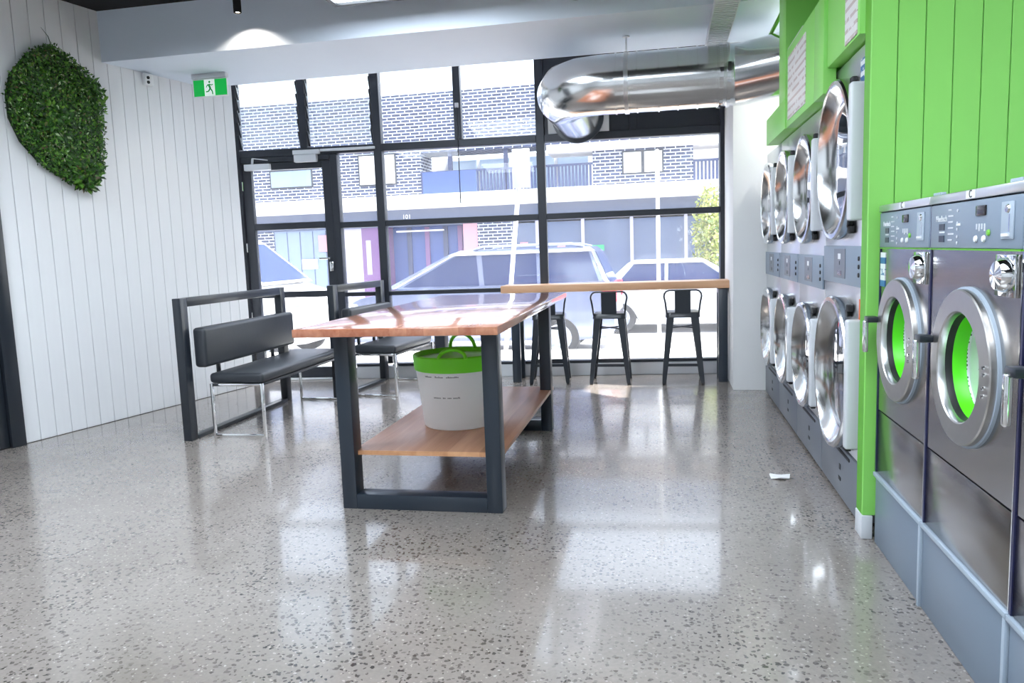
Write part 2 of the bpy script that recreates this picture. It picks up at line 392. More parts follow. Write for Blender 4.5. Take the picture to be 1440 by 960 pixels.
M_treeleaf = leaf_mat('street_tree_leaves', [(0, S(120, 134, 60)), (.5, S(170, 178, 96)), (.8, S(206, 200, 130)), (1, S(110, 150, 90))])
M_paper = mat('paper_scrap', S(240, 240, 240), .7)

# ------------------------------------------------------------------ the room
def lwx(y): return -4.88+.2*(y-6.17)          # left wall, splayed
def winy(x): return 8.49+.07*x                # shopfront plane

fl = B().prism([(-6.9, -4, -.15), (2.1, -4, -.15), (2.1, winy(2.1)+.04, -.15), (-5.2, winy(-5.2)+.04, -.15), (-5.2, 5, -.15), (-6.9, 5, -.15)], (0, 0, .15)).build('floor', M_floor, smooth=0)
struct(fl)
struct(B().prism([(-7.2, -4.1, 3.635), (2.1, -4.1, 3.635), (2.1, 6.19, 3.635), (-7.2, 6.19, 3.635)], (0, 0, .12)).build('ceiling', M_black, smooth=0))
bk = B().prism([(lwx(6.17)-.3, 6.17, 3.2), (1.1, 6.17, 3.2), (1.1, 7.38, 3.2), (lwx(7.38)-.3, 7.38, 3.2)], (0, 0, .60)).build('ceiling_bulkhead', M_soffit, smooth=0); struct(bk)
struct(B().prism([(-5.4, 7.38, 3.66), (2.1, 7.38, 3.66), (2.1, 8.8, 3.66), (-5.4, 8.8, 3.66)], (0, 0, .1)).build('ceiling_recess', M_white, smooth=0))
# left wall: backing and boards standing proud of it
wl = B().prism([(lwx(-4)-.012, -4, 0), (lwx(7.75)-.012, 7.75, 0), (lwx(7.75)-.25, 7.75, 0), (lwx(-4)-.25, -4, 0)], (0, 0, 3.64)).build('wall_left', M_groove, smooth=0); struct(wl)
dirv = Vector((.2, 1, 0)).normalized(); bw = .14
bm0 = None; k = 0
s0 = (5.12-6.17)/dirv.y; s1 = (7.75-6.17)/dirv.y; nb = round((s1-s0)/bw); bw = (s1-s0)/nb
for i in range(nb):
    c = Vector((-4.88, 6.17, 0))+dirv*(s0+(i+.5)*bw)
    if bm0 is None:
        bm0 = B().box(-.012, .010, -bw/2+.0022, bw/2-.0022, .004, 3.638).bevel(.0025, 1).build('board', M_board, wl); o = bm0
    else: o = inst(bm0, wl)
    o.location = c; o.rotation_euler = (0, 0, -math.atan2(.2, 1))
near = B().prism([(lwx(-4), -4, 0), (lwx(4.9), 4.9, 0), (lwx(4.9)-.02, 4.9, 0), (lwx(-4)-.02, -4, 0)], (0, 0, 3.63)).build('lining', M_white, wl, smooth=0)
# splayed reveal between the boards and the shopfront jamb
struct(B().prism([(lwx(7.75), 7.75, 0), (-4.86, winy(-4.86)+.02, 0), (-5.1, winy(-5.1)+.02, 0), (lwx(7.75)-.2, 7.75, 0)], (0, 0, 3.66)).build('wall_reveal', M_white, smooth=0))
# black door frame at the near end of the boards
df = empty('door_2', (lwx(5.0), 5.0, 0), -math.atan2(.2, 1)); struct(df)
B().bbox(-.05, .05, .0, .115, 0, 2.5, .004).build('door_frame', M_frame, df)
B().bbox(-.05, .05, -1.05, .0, 2.4, 2.5, .004).build('door_head', M_frame, df)
B().bbox(-.02, .02, -1.04, -.004, .01, 2.39, .004).build('door_leaf', M_frame, df)
B().tube([(.02, -.12, 1.02), (.07, -.12, 1.02), (.07, -.24, 1.02)], .01).build('door_handle', M_chrome, df)
# right wall, back wall, white pillar
struct(B().box(1.95, 2.1, -4, 8.7, 0, 3.64).build('wall_right', M_white, smooth=0))
struct(B().box(-7.2, 2.1, -4.15, -4, 0, 3.64).build('wall_back', M_white, smooth=0))
struct(B().bbox(.649, 1.95, 7.5, 8.55, 0, 3.66, .004).build('wall_pillar', M_white))
# green cross wall between dryers and washers, with vertical boards
cw = B().box(.91, 1.95, 3.735, 3.83, .115, 3.634).build('wall_green', M_greend, smooth=0); struct(cw)
xs = [.91]+[1.018+.112*i for i in range(9)]
g0 = None
for i, (a, b) in enumerate(zip(xs, xs[1:])):
    B().box(a+(.0018 if i else 0), min(b, 1.948)-.0018, 3.720, 3.735, .115, 3.632).bevel(.002, 1).build('board', M_green, cw)
struct(B().bbox(.905, .955, 3.712, 3.835, 0, .113, .004).build('baseboard_right', M_lgrey))
# green bulkhead over the dryers
gb = empty('wall_dryer_bulkhead', (.865, 4.5, 2.2)); struct(gb)
def gpart(name, x0, x1, y0, y1, z0, z1, m=M_green): return B().bbox(x0-.865, x1-.865, y0-4.5, y1-4.5, z0-2.2, z1-2.2, .003).build(name, m, gb)
gpart('fascia', .865, 1.30, 4.792, 5.80, 2.203, 2.73); gpart('fascia_return', .865, .933, 4.53, 4.791, 2.203, 2.73)
gpart('lower_fascia', .856, 1.30, 5.802, 6.78, 2.203, 2.41)
gr = B().bbox(.885, 1.30, 3.833, 4.529, 2.335, 2.73, .003).build('wall_raised_bulkhead', M_green, None); struct(gr)
gpart('pier', .858, 1.30, 5.802, 6.10, 2.412, 3.198)
gpart('upper_panel', 1.08, 1.30, 4.792, 5.80, 2.732, 3.632, M_greend)
struct(B().bbox(1.08, 1.30, 3.862, 4.791, 2.732, 3.632, .003).build('wall_upper_green', M_greend, None))
gpart('light_ledge', .868, .882, 5.2, 5.78, 2.731, 2.742, M_lgrey)
gpart('rail', .862, .885, 6.104, 6.9, 3.06, 3.085, M_greend)

# ------------------------------------------------------------------ shopfront
wz = math.atan(.07)
win = empty('window_1', (0, 8.49, 0), wz); struct(win)
def wbox(name, u0, u1, z0, z1, m=M_alu, d0=-.06, d1=.06, parent=win, w=.004): return B().bbox(u0, u1, d0, d1, z0, z1, w, 1).build(name, m, parent)
wbox('jamb', -4.86, -4.745, 0, 3.655); wbox('jamb', .60, .70, 0, 3.655)
for u, z0 in ((-3.12, .17), (-1.30, .17)): wbox('mullion', u-.045, u+.045, z0, 3.6)
for u in (-3.97, -2.2, -.30): wbox('mullion', u-.04, u+.04, 2.645, 3.6)
wbox('mullion', -3.68, -3.60, .03, 2.56)
TR = (2.565, 2.645)
for a, b in ((-4.745, -3.165), (-3.075, -1.345), (-1.255, .60)):
    wbox('transom', a, b, *TR); wbox('head', a, b, 3.60, 3.655)
for a, b in ((-3.60, -3.165), (-3.075, -1.345), (-1.255, .60)):
    wbox('mid_rail', a, b, 1.735, 1.80, d0=-.05, d1=.05); wbox('low_rail', a, b, .955, 1.0, d0=-.05, d1=.05); wbox('sill_rail', a, b, .14, .17)
    for z0, z1 in ((.17, .955), (1.0, 1.735), (1.80, 2.565)): B().box(a, b, -.004, .004, z0, z1).build('pane', M_pane, win, smooth=0)
wbox('upstand', -3.60, .70, 0, .138, M_lgrey, -.055, .06)
for a, b in ((-3.075, -2.24), (-2.16, -1.345)): B().box(a, b, -.004, .004, 2.645, 3.6).build('pane', M_pane, win, smooth=0)
wbox('infill_panel', -1.255, -.34, 2.645, 3.6, M_alu, -.01, .01); wbox('infill_panel', -.26, .60, 2.645, 3.6, M_alu, -.01, .01)
lv = None
for a, b in ((-4.745, -4.01), (-3.93, -3.165)):
    for i in range(7):
        z = 2.70+i*.138
        bl = B().box(a+.02, b-.02, -.003, .003, -.075, .075).build('louvre_blade', M_louv, win, smooth=0)
        bl.location = (0, -.01, z+.03); bl.rotation_euler = (math.radians(24), 0, 0)
        for e in (a+.012, b-.012):
            if lv is None: lv = B().prism([(-.009, -.012, -.07), (-.009, -.03, -.07), (-.009, .05, .07), (-.009, .068, .07)], (.018, 0, 0)).build('louvre_clip', M_frame, win); cl = lv
            else: cl = inst(lv, win)
            cl.location = (e, -.045, z+.03); cl.rotation_euler = (math.radians(50), 0, 0)
# glazed door
dr = empty('door_1', (-4.21*math.cos(wz), 8.49-4.21*math.sin(wz), 0), wz); struct(dr)
def dbox(name, u0, u1, z0, z1, m=M_alu, d0=-.035, d1=.035): return B().bbox(u0, u1, d0, d1, z0, z1, .004, 1).build(name, m, dr)
hw = .525
dbox('stile', -hw, -hw+.10, .02, 2.50); dbox('stile', hw-.10, hw, .02, 2.50)
dbox('top_rail', -hw+.10, hw-.10, 2.42, 2.50); dbox('mid_rail', -hw+.10, hw-.10, 1.745, 1.82); dbox('low_rail', -hw+.10, hw-.10, .96, 1.03); dbox('bottom_rail', -hw+.10, hw-.10, .02, .14)
dbox('door_head', -hw, hw, 2.503, 2.562, M_alu, -.06, .06)
dbox('threshold', -hw, hw, .001, .018, M_lgrey, -.1, .06)
for z0, z1 in ((.14, .96), (1.03, 1.745), (1.82, 2.42)): B().box(-hw+.10, hw-.10, -.004, .004, z0, z1).build('pane', M_pane, dr, smooth=0)
hh = B().bbox(hw-.075, hw-.03, -.05, -.035, 1.25, 1.36, .004).build('lock_plate', M_chrome, dr)
B().tube([(hw-.05, -.04, 1.40), (hw-.05, -.10, 1.40), (hw-.17, -.10, 1.40)], .011).build('door_handle', M_chrome, dr)
for z in (2.25, 1.55, .75): B().tube([(-hw-.005, -.045, z-.05), (-hw-.005, -.045, z+.05)], .010).build('hinge', M_chrome, dr)

def at_win(u, off, z): 
    c, s = math.cos(wz), math.sin(wz); return (u*c+off*s, 8.49+u*s-off*c, z)
t = thing('door_closer', 'white overhead door closer with folded arm at the hinge corner of the glass door', 'door closer', at_win(-4.52, .065, 2.45), wz)
B().bbox(-.15, .15, -.06, -.0, -.035, .035, .006).build('body', M_lgrey, t)
B().bar((-.06, -.03, .037), (-.05, -.03, .10), .025, .012, (0, 1, 0)).bar((-.05, -.03, .10), (.12, -.02, .075), .022, .010).build('arm', M_lgrey, t)
t = thing('door_closer', 'larger white door closer with a long slide arm along the transom', 'door closer', at_win(-3.94, .062, 2.54), wz)
B().bbox(-.13, .13, -.07, -.0, -.06, .02, .006).build('body', M_lgrey, t)
B().bbox(-.15, .16, -.05, -.0, .024, .075, .006).build('cover', M_lgrey, t)
B().bbox(.165, .80, -.03, -.005, .05, .078, .003).build('arm', M_lgrey, t)
t = thing('winder_rod', 'thin black winding rod hanging beside the middle louvre mullion', 'rod', at_win(-2.2, .07, 2.0))
B().tube([(0, 0, 0), (.0, 0, .98)], .006, 8).build('rod', M_frame, t); B().tube([(0, 0, -.05), (0, 0, .0)], .011, 8).build('grip', M_lgrey, t)
B().bbox(-.02, .02, -.01, .02, .98, 1.03, .003).build('bracket', M_lgrey, t)

# ------------------------------------------------------------------ duct
dp = thing('ventilation_duct', 'large shiny galvanised steel ventilation duct elbowing from green bulkhead to window', 'duct', (0, 6.85, 2.81))
r = .25
def arc(cx, cy, R, a0, a1, n): return [(cx+R*math.cos(a0+(a1-a0)*i/n), cy+R*math.sin(a0+(a1-a0)*i/n), 0) for i in range(n+1)]
# elbow towards the window: from heading -X to heading +Y
pts = arc(-.52, .36, .36, -PI/2, -PI, 3)
B().tube([(-.38, 0, 0)]+pts[0:], r, 40).build('elbow', M_duct, dp, smooth=50)
B().tube([(-.88, .36, 0), (-.88, 1.555, 0)], r-.004, 40).build('outlet_pipe', M_duct, dp)
xs = [-.38, -.20, -.02, .14, .30, .46]
pr_ = [(r, .0)]
B().tube([(-.38, 0, 0), (.62, 0, 0)], r, 48).build('main_pipe', M_duct, dp)
sm = None
for x in xs[0:]:
    if sm is None: sm = B().lathe([(r-.002, -.006), (r+.009, -.005), (r+.009, .005), (r-.002, .006)], 48, Matrix.Rotation(PI/2, 4, 'Y')).build('seam', M_duct, dp); o = sm
    else: o = inst(sm, dp)
    o.location = (x, 0, 0)
B().lathe([(r, -.03), (r+.012, -.03), (r+.012, .0), (r, .0)], 48, Matrix.Translation((.56, 0, 0)) @ Matrix.Rotation(PI/2, 4, 'Y')).build('collar', M_chrome, dp)
B().lathe([(r, -.03), (r+.012, -.03), (r+.012, .0), (r, .0)], 48, Matrix.Translation((.50, 0, 0)) @ Matrix.Rotation(PI/2, 4, 'Y')).build('collar', M_chrome, dp)
B().tube([(.62, 0, 0), (.70, -.03, 0), (1.25, -.49, 0)], r, 48).build('bend', M_duct, dp, smooth=20)
B().tube([(-.88, 1.50, 0), (-.88, 1.555, 0)], r+.028, 40).build('flange', M_frame2, dp)
hg = B().lathe([(r+.001, -.018), (r+.008, -.018), (r+.008, .018), (r+.001, .018)], 48, Matrix.Translation((-.29, 0, 0)) @ Matrix.Rotation(PI/2, 4, 'Y')).build('hanger_strap', M_steel_l, dp)
B().tube([(-.29, 0, r), (-.29, 0, .388)], .007, 8).build('hanger_rod', M_steel_l, hg); B().lathe([(.03, .38), (.03, .389)], 16, Matrix.Translation((-.29, 0, 0)), True, True).build('ceiling_plate', M_steel_l, hg)
B().bbox(-1.21, -.55, 1.545, 1.556, -.165, .25, .002).build('wall_plate', M_white, dp)['label'] = 'white square cover plate'
# cable tray on the soffit
t = thing('cable_tray', 'perforated light grey cable tray running under the ceiling above the duct', 'cable tray', (.48, 6.75, 3.2))
for s in (-1, 1): B().box(s*.085-.004, s*.085+.004, -1.0, .6, -.06, -.004).build('side_rail', M_lgrey, t)
rg = None
for i in range(32):
    y = -1.0+i*.05
    if rg is None: rg = B().box(-.081, .081, -.015, .015, -.058, -.052).build('rung', M_lgrey, t); o = rg
    else: o = inst(rg, t)
    o.location = (0, y+.015, 0)

# ------------------------------------------------------------------ ceiling fixtures
def light_panel(loc, label, w=.62, l=1.22, drop=.28):
    t = thing('light_panel', label, 'ceiling light', loc, 0, 'rectangular ceiling light panels')
    b = B()
    for a in ((-w, -w+.035, -l, l), (w-.035, w, -l, l), (-w+.035, w-.035, -l, -l+.035), (-w+.035, w-.035, l-.035, l)): b.box(a[0], a[1], a[2], a[3], 0, .07)
    b.build('frame', M_lampm, t)
    B().box(-w+.035, w-.035, -l+.035, l-.035, .02, .035).build('diffuser', M_lampe, t, smooth=0)
    B().box(-w+.035, w-.035, -l+.035, l-.035, .05, .06).build('housing', M_lampm, t, smooth=0)
    for sx in (-1, 1):
        for sy_ in (-1, 1): B().tube([(sx*(w-.1), sy_*(l-.1), .06), (sx*(w-.1), sy_*(l-.1), drop)], .004, 6).build('suspension_wire', M_lampm, t)
    return t
light_panel((-1.87, 4.62, 3.35), 'dark-framed rectangular light panel hanging at the top edge before the soffit')
light_panel((-.2, 1.2, 3.35), 'added unseen rectangular light panel above the aisle beside the washers', )  # this panel and the next two are out of view, added for interior light
light_panel((-3.6, 2.2, 3.35), 'added unseen rectangular light panel above the open floor by the left wall')
light_panel((-2.2, -1.6, 3.35), 'added unseen rectangular light panel at the back of the laundry')
t = thing('track_spotlight', 'black cylinder spotlight hanging from the ceiling before the soffit', 'spotlight', (-3.39, 5.95, 3.42))
B().lathe([(.028, 0), (.032, .004), (.032, .20), (.028, .204)], 24, None, False, True).build('body', M_black, t)
B().lathe([(.0005, .012), (.026, .012)], 20).build('bulb', M_bulb, t); B().tube([(0, 0, .2), (0, 0, .215)], .01, 8).build('stem', M_black, t)
sl = bpy.data.lights.new('spot_beam', 'SPOT'); sl.energy = 9; sl.spot_size = math.radians(125); sl.spot_blend = .35; sl.color = (1, .88, .74); sl.shadow_soft_size = .025
slo = bpy.data.objects.new('spot_beam', sl); COL.objects.link(slo); slo.parent = t; slo.location = (0, 0, -.002); slo.rotation_euler = (math.radians(14), 0, 0)
t = thing('pendant_globe', 'clear glass globe pendant at the top edge near the duct', 'pendant lamp', (-.62, 6.0, 3.37))
B().lathe([(.001, -.095)]+[(.095*math.cos(a), .095*math.sin(a)) for a in [math.radians(-80+10*i) for i in range(17)]], 28).build('globe', M_globe, t)
B().tube([(0, 0, .09), (0, 0, .26)], .008, 8).build('cord', M_frame, t); B().lathe([(.03, .085), (.03, .11)], 20, None, True, True).build('cap', M_chrome, t)
t = thing('exit_sign', 'green and white running man exit sign hanging below the ceiling', 'exit sign', (-4.25, 6.86, 3.2))
B().bbox(-.18, .18, -.03, .03, -.045, -.001, .003).build('housing', M_lgrey, t)
B().bbox(-.18, .18, -.008, .008, -.215, -.047, .002).build('panel', M_wtext, t)
B().box(-.175, .175, -.0095, -.0085, -.205, -.055).build('green_face', M_exitg, t, smooth=0)
B().box(-.06, .05, -.0115, -.0098, -.205, -.055).build('doorway', M_exitw, t, smooth=0)
m_ = B(); y = -.0125
for a, b, w_ in (((-.012, -.10), (.004, -.14), .020), ((.004, -.14), (.022, -.165), .013), ((.022, -.165), (.026, -.195), .011), ((.0, -.138), (-.018, -.165), .013), ((-.018, -.165), (-.045, -.167), .011), ((-.006, -.098), (.020, -.108), .009), ((.020, -.108), (.034, -.10), .008), ((-.012, -.098), (-.032, -.112), .009), ((-.032, -.112), (-.04, -.128), .008)):
    m_.bar((a[0], y, a[1]), (b[0], y, b[1]), .0016, w_)
m_.lathe([(.001, 0), (.011, 0)], 16, Matrix.Translation((-.002, y-.0008, -.078)) @ Matrix.Rotation(PI/2, 4, 'X')).build('running_figure', M_exit, t, smooth=0)
t = thing('twin_sensor', 'small white wall sensor with two black eyes near the ceiling', 'sensor', (lwx(6.63)+.012, 6.63, 3.14), -math.atan2(.2, 1))
B().bbox(0, .05, -.05, .05, -.06, .05, .012).build('body', M_white, t)
for dz in (.008, -.034): B().lathe([(.001, .0), (.014, .0), (.016, -.02)], 16, Matrix.Translation((.058, -.02, dz)) @ Matrix.Rotation(PI/2, 4, 'Y')).build('lens', M_blackink, t)

# ------------------------------------------------------------------ living wall
outline = [(-.933, 2.777), (-.879, 2.949), (-.711, 3.147), (-.518, 3.234), (-.396, 3.187), (-.243, 3.073), (-.118, 2.946), (-.099, 2.798), (-.098, 2.492), (-.145, 2.272), (-.324, 2.058), (-.548, 2.151), (-.723, 2.263), (-.856, 2.407), (-.932, 2.588)]
cs = sum(p[0] for p in outline)/len(outline); cz = sum(p[1] for p in outline)/len(outline)
t = thing('living_wall_panel', 'oval panel of dense green artificial foliage on the white boarded wall', 'plant', (lwx(6.17)+.02*0, 6.17, cz), -math.atan2(.2, 1))
pp = [((s-cs)*.96+cs, (z-cz)*.96) for s, z in outline]
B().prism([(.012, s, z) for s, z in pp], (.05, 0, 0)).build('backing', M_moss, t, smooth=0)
def inside(s, z):
    c = False; j = len(outline)-1
    for i in range(len(outline)):
        a, b = outline[i], outline[j]
        if (a[1] > z) != (b[1] > z) and s < (b[0]-a[0])*(z-a[1])/(b[1]-a[1])+a[0]: c = not c
        j = i
    return c
vs, fs = [], []
def leaf(p, d, L, w, nrm):
    d = d.normalized(); side = d.cross(nrm)
    if side.length < 1e-3: side = d.orthogonal()
    side.normalize(); n2 = side.cross(d)
    i = len(vs)
    vs.extend([p, p+d*L*.45+side*w-n2*.004, p+d*L+n2*-.012, p+d*L*.45-side*w-n2*.004]); fs.append((i, i+1, i+2)); fs.append((i, i+2, i+3))
rnd = random.Random(3); cnt = 0
while cnt < 13000:
    s = rnd.uniform(-.94, -.08); z = rnd.uniform(2.05, 3.24)
    if not inside(s, z): continue
    cnt += 1
    n1 = math.sin(s*9+z*5)+math.sin(s*4-z*8)
    p = Vector((.05+rnd.random()*.07+.012*n1, s, z-cz))
    d = Vector((rnd.uniform(.2, 1.1), rnd.gauss(0, .8), rnd.gauss(-.15, .8)))
    L = rnd.uniform(.016, .036)*(1.5 if n1 > .9 else 1)*(1.5 if (z < 2.3 and s > -.5) else 1)
    leaf(p, d, L, L*rnd.uniform(.16, .34), Vector((1, rnd.uniform(-.5, .5), rnd.uniform(-.5, .5))))
me = bpy.data.meshes.new('leaves'); me.from_pydata(vs, [], fs); me.materials.append(M_leaf)
o = bpy.data.objects.new('leaves', me); COL.objects.link(o); o.parent = t; stuff(o)
B().tube([(.06, -.50, 3.2-cz), (.10, -.56, 3.28-cz), (.12, -.63, 3.33-cz)], .004, 6, .001).build('long_stem', M_moss, t)

# ------------------------------------------------------------------ folding table
tb = thing('folding_table', 'long timber folding table on dark rectangular steel frames with lower shelf', 'table', (-1.36, 4.98, 0))
X0, X1 = -.535, .560
B().bbox(X0, X1, -1.36, 1.37, 1.006, 1.05, .006).build('table_top', M_table, tb)
def uframe(y0, y1):
    b = B()
    a, c = -.433, .491
    w = .085
    b.bbox(a, a+w, y0, y1, 0, 1.004, .004).bbox(c-w, c, y0, y1, 0, 1.004, .004).bbox(a+w, c-w, y0, y1, 0, w, .004).bbox(a+w, c-w, y0, y1, .988, 1.004, .003)
    return b
uframe(-1.09, -.98).build('leg_frame', M_frame2, tb); uframe(.79, .90).build('leg_frame', M_frame2, tb)
sh = B().bbox(-.375, .49, -1.03, .95, .30, .325, .002).build('shelf', M_shelf, tb)
B().box(-.346, .404, -1.040, -1.031, .300, .325).build('edge_band', M_edge, sh)
B().bbox(.0, .40, -.62, -.575, .235, .298, .003).build('shelf_bearer', M_frame2, tb); B().bbox(-.34, .40, .70, .745, .235, .298, .003).build('shelf_bearer', M_frame2, tb)
# the shelf passes beside the posts: notch posts are simply outside its width
t = thing('laundry_tub', 'white plastic tub with lime green rim and handles on the table shelf', 'tub', (-1.30, 4.64, .326))
B().lathe([(.005, .0), (.215, .0), (.222, .008), (.262, .37), (.255, .37), (.214, .015), (.005, .012)], 56).build('body', M_tub, t)
B().lathe([(.262, .362), (.270, .366), (.279, .452), (.272, .460), (.268, .455), (.255, .37)], 56).build('rim', M_lid, t)
B().lathe([(.26, .43), (.15, .440), (.005, .442)], 48).build('lid_inset', M_lid, t)
for sx, sy_ in ((-.03, .268), (.045, -.268)):
    h = [Vector((sx-.085*math.cos(a), sy_*(1-.10*math.sin(a)), .452+(.10 if sy_ > 0 else .055)*math.sin(a))) for a in [PI*i/14 for i in range(15)]]
    B().tube(h, .012, 10).build('handle', M_lid, t)
pr2 = random.Random(5)
for z, spans in ((.335, ((-.155, -.10), (-.075, -.025), (.0, .075))), (.205, ((-.095, -.045), (-.03, -.012), (.0, .025), (.035, .075)))):
    for a0, a1 in spans:                       # one smudged, unreadable printed word each
        R_ = .222+.04*(z-.008)/.362+.0008; b = B(); x = a0
        while x < a1:
            h = pr2.choice((.006, .006, .010)); w_ = pr2.uniform(.003, .006)
            P = lambda xx, zz: (R_*math.sin(xx/R_), -R_*math.cos(xx/R_), zz)
            b.face([P(x, z), P(x+w_, z), P(x+w_, z+h), P(x, z+h)]); x += w_+.0016
        stuff(b.build('printed_word', M_ink, t, smooth=0))

# ------------------------------------------------------------------ benches
def bench(name, label, loc, rz, L):
    t = thing(name, label, 'bench', loc, rz, 'black upholstered benches by the left wall')
    f = B(); w, d = .07, .09
    f.bbox(-w, 0, 0, d, 0, 1.135, .004).bbox(-w, 0, L-d, L, 0, 1.135, .004).bbox(-w, 0, d, L-d, 1.065, 1.135, .004).bbox(-w, 0, d, L-d, 0, .03, .003)
    f.build('frame', M_frame, t)
    bk = B().bbox(.01, .12, .10, L-.08, .575, .895, .03, 4).build('backrest', M_leather, t)
    B().bbox(.09, .56, .16, L-.02, .438, .52, .028, 4).build('seat', M_leather, t)
    for y in (.38, L-.4): B().bbox(.03, .055, y-.015, y+.015, .49, .58, .003).build('back_bracket', M_frame, t)
    sp_ = B().bbox(.10, .55, .17, L-.03, .415, .437, .003).build('seat_rail', M_frame, t)
    for y in (.155, L-.01):
        c = B(); q = .022
        c.bbox(.095, .095+q, y, y+q, 0, .437, .003).bbox(.60-q-.04, .56, y, y+q, 0, .437, .003).bbox(.095+q, .538, y, y+q, 0, q, .003).bbox(.095+q, .538, y, y+q, .415, .437, .003)
        c.build('chrome_leg', M_chrome, t)
    return t
bench('bench', 'black padded bench with tall dark frame nearest the white boarded wall', (-3.69, 5.29, 0), 0, 1.68)
bench('bench', 'black padded bench against the window, behind the near bench', (-3.19, 7.0, 0), -.10, 1.12)

# ------------------------------------------------------------------ window bar and stools
t = thing('window_bar', 'light timber bar counter on dark steel legs along the window', 'counter', (-.5, 8.08, 0))
B().bbox(-1.2, 1.165, -.165, .17, .962, 1.04, .004).build('counter_top', M_bar, t)
for x in (-1.06, 1.09):
    for y in (-.14, .10): B().bbox(x-.045, x+.045, y-.0, y+.05, 0, .954, .004).build('leg', M_frame2, t)
    B().bbox(x-.045, x+.045, -.088, .098, .904, .954, .003).build('leg_bracket', M_frame2, t)
def stool(label, loc, rz):
    t = thing('bar_stool', label, 'stool', loc, rz, 'black metal bar stools at the window bar')
    H = .735
    s_ = B()
    ring = lambda w, z, rr=.05: [(sx*(w-rr)+rr*math.cos(a), sy_*(w-rr)+rr*math.sin(a), z) for sx, sy_, a0 in ((1, 1, 0), (-1, 1, PI/2), (-1, -1, PI), (1, -1, 3*PI/2)) for a in [a0+PI/2*i/4 for i in range(5)]]
    s_.loft([ring(.172, H-.055), ring(.168, H-.02), ring(.16, H-.003), ring(.148, H)]).build('seat', M_frame, t)
    lg = None
    for sx in (-1, 1):
        for sy_ in (-1, 1):
            top = Vector((sx*.150, sy_*.150, H-.03)); bot = Vector((sx*.205, sy_*.205, .012))
            b = B(); R = []
            for k, (p, w_) in enumerate(((top, .042), (top.lerp(bot, .5), .032), (bot, .020))):
                R.append([p+Vector((sx*.006, sy_*.006, 0)), p+Vector((-sx*w_*1.6, sy_*.004, 0)), p+Vector((-sx*w_*1.6, -sy_*.012, 0)), p+Vector((-sx*.010, -sy_*.010, 0)), p+Vector((-sx*.012, -sy_*w_*1.6, 0)), p+Vector((sx*.004, -sy_*w_*1.6, 0))])
            b.loft(R); l_ = b.build('leg', M_frame, t, smooth=60)
            B().lathe([(.016, 0), (.018, .014)], 12, Matrix.Translation((bot.x-sx*.012, bot.y-sy_*.012, 0)), True, True).build('rubber_foot', M_rubber, l_)
    for y_, z in ((-.19, .20), (.19, .20)): B().bar((-.175, y_*.98, z), (.175, y_*.98, z), .006, .028).build('foot_rail', M_frame, t)
    for x_ in (-.19, .19): B().bar((x_*.97, -.175, .225), (x_*.97, .175, .225), .006, .028).build('foot_rail', M_frame, t)
    B().bar((-.15, -.15, .575), (.15, .15, .575), .02, .012).bar((-.15, .15, .573), (.15, -.15, .573), .02, .012).build('cross_brace', M_frame, t)
    hp = [(-.158, -.15, H-.02), (-.172, -.165, H+.10), (-.185, -.172, H+.16)]+[(-.185+.05*(1-math.cos(a)), -.175, H+.16+.062*math.sin(a)) for a in (.5, 1.0, 1.57)]
    hp2 = [(-x, y, z) for x, y, z in hp[::-1]]
    B().tube(hp+hp2, .0095, 8).build('back_hoop', M_frame, t)
    B().prism([(-.078, -.158, H-.03), (.078, -.158, H-.03), (.078, -.17, H+.222), (-.078, -.17, H+.222)], (0, -.004, 0)).build('back_plate', M_frame, t)
    return t
stool('black metal bar stool half hidden behind the folding table leg', (-1.20, 8.0, 0), .08)
stool('black metal bar stool, the middle one of three at the window bar', (-.552, 7.985, 0), 0)
stool('black metal bar stool nearest the white pillar', (.188, 7.985, 0), 0)

